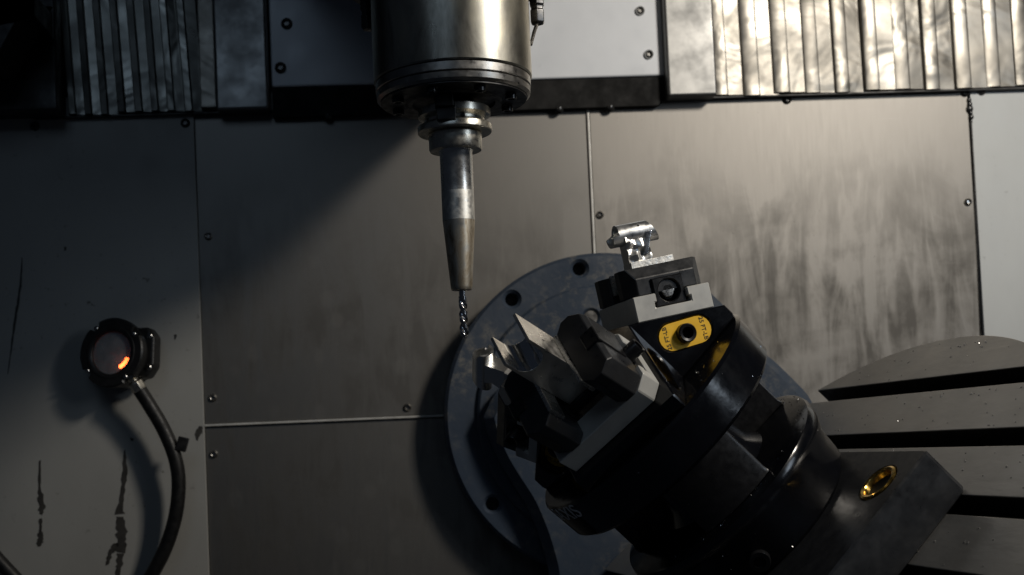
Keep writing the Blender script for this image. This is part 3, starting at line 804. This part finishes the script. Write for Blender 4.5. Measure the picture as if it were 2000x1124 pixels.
for _ in range(70):
    t = random.uniform(-2.6, .6); zz = random.uniform(-.15, -.004)
    r = .1192 if zz > -.04 else (.0940 if zz > -.092 else .1065); c = V3(r * cos(t), r * sin(t), zz); s = random.uniform(.0002, .0006)
    q = Matrix.Translation(c) @ Matrix.Rotation(random.random() * 6, 4, (random.random(), random.random(), random.random()))
    vs = [bm.verts.new(q @ V3(x * s, y * s, h * s)) for x, y, h in ((-1.6, -.5, 0), (1.6, -.5, .5), (0, 1, .4), (0, 0, 1))]
    for f in ((0, 1, 3), (1, 2, 3), (2, 0, 3), (0, 2, 1)): bm.faces.new([vs[i] for i in f])
sw_ = finish(bm, 'metal_chips', M['chip_metal'], None, BASE, smooth=0)
tag(sw_, 'tiny bright metal chips scattered on the black fixture', 'chips', kind='stuff')

# ------------------------------------------------------------------ sensor with hose on the left wall
SC = at(221, 690, .502)
nz = Vector((-.30, -.93, .12)).normalized(); ux = Vector((0, 0, 1)).cross(nz).normalized(); uy = nz.cross(ux)
se = empty('inspection_camera', frame(SC, ux, uy, nz))
tag(se, 'round black inspection camera with hazy lens and glowing red light', 'camera')
n = 96; out_ = []
for i in range(n):
    a = 2 * pi * i / n; k = (a / (pi / 2) + .62) % 1
    r = .0445 - (.0060 if (k < .085 or k > .915) else 0); out_.append((r * cos(a), r * sin(a)))
me = plate_mesh(out_, [circle(0, 0, .0275, 56)], .012, .0018)
link(me, 'bezel', M['sensor_black'], se)
finish(Lathe([(.0278, .0055), (.0300, .0066), (.0330, .0066), (.0345, .0055)], 64, closed=True), 'bezel_lip', M['sensor_black'], se)
finish(Lathe([(0, -.040), (.038, -.040), (.041, -.036), (.041, -.0062), (.030, -.0062), (.0285, -.022), (0, -.022)], 64), 'body', M['sensor_black'], se)
finish(Lathe([(0, .0030), (.018, .0026), (.0274, .0015), (.0274, .0002), (0, .0012)], 48), 'lens', M['hazy_lens'], se)
finish(Lathe([(0, -.008), (.010, -.008), (.011, -.0215), (0, -.0215)], 32), 'objective', M['nose_dark'], se)
for i in range(4):
    a = (pi / 2) * (i + .38)
    finish(Lathe([(0, .0075), (.0022, .0075), (.0030, .0066), (.0030, .004), (0, .004)], 12), 'screw', M['screw_steel'], se, Matrix.Translation((.0388 * cos(a), .0388 * sin(a), 0)))
for i in range(4):
    a = rad(-62 + 12 * i); r = .0192
    bm = bmesh.new(); bmesh.ops.create_uvsphere(bm, u_segments=12, v_segments=8, radius=.0026)
    finish(bm, 'red_light', M['red_led'], se, Matrix.Translation((r * cos(a), r * sin(a), -.004)))
# bracket behind, fixed to the panel
bm = bmesh.new(); pts = [(.012, -.034), (.040, -.030), (.049, -.016), (.049, .022), (.040, .034), (.010, .034)]
prism(bm, pts, -.034, -.014)
br_ = finish(bm, 'bracket', M['sensor_black'], se, bevel=.004, seg=3)
for x, y in ((.0425, .022), (.0425, -.018)):
    finish(Lathe([(0, .0012), (.003, .0012), (.004, 0), (.004, -.002), (0, -.002)], 12), 'screw', M['screw_steel'], br_, Matrix.Translation((x, y, -.0135)))
# threaded gland and hose
ga = at(256, 734, .500); gb = at(276, 767, .505); d = (gb - ga).normalized()
gl = finish(Lathe([(0, -.006), (.0075, -.006), (.0085, -.004), (.0085, .004), (.0062, .005), (.0062, .008), (.0095, .009), (.0100, .011), (.0100, .020), (.0090, .022), (0, .022)], 8), 'gland', M['holder_steel'], se, frame(SC, ux, uy, nz).inverted() @ Matrix.Translation(ga) @ d.to_track_quat('Z', 'Y').to_matrix().to_4x4(), bevel=.0008)
hp = [at(273, 762, .504), at(292, 792, .508), at(320, 840, .51), at(342, 895, .51), at(349, 950, .512), at(340, 1020, .515), at(312, 1095, .52), at(265, 1165, .525), at(190, 1220, .53), at(100, 1200, .532), at(25, 1125, .532), at(-40, 1050, .532), at(-120, 930, .53)]
bm = bmesh.new(); tube(bm, spline(hp, 10), .0090, 20)
hs = finish(bm, 'hose', M['rubber_hose']); tag(hs, 'thick black rubber hose hanging in a loop from the inspection camera', 'hose')
c = at(349, 868, .505); bm = Box(-.006, .007, -.004, .004, -.009, .009)
finish(bm, 'cable_tie', M['rubber_hose'], hs, Matrix.Translation(c + V3(.004, 0, 0)) @ Matrix.Rotation(.3, 4, 'Y'), bevel=.001)
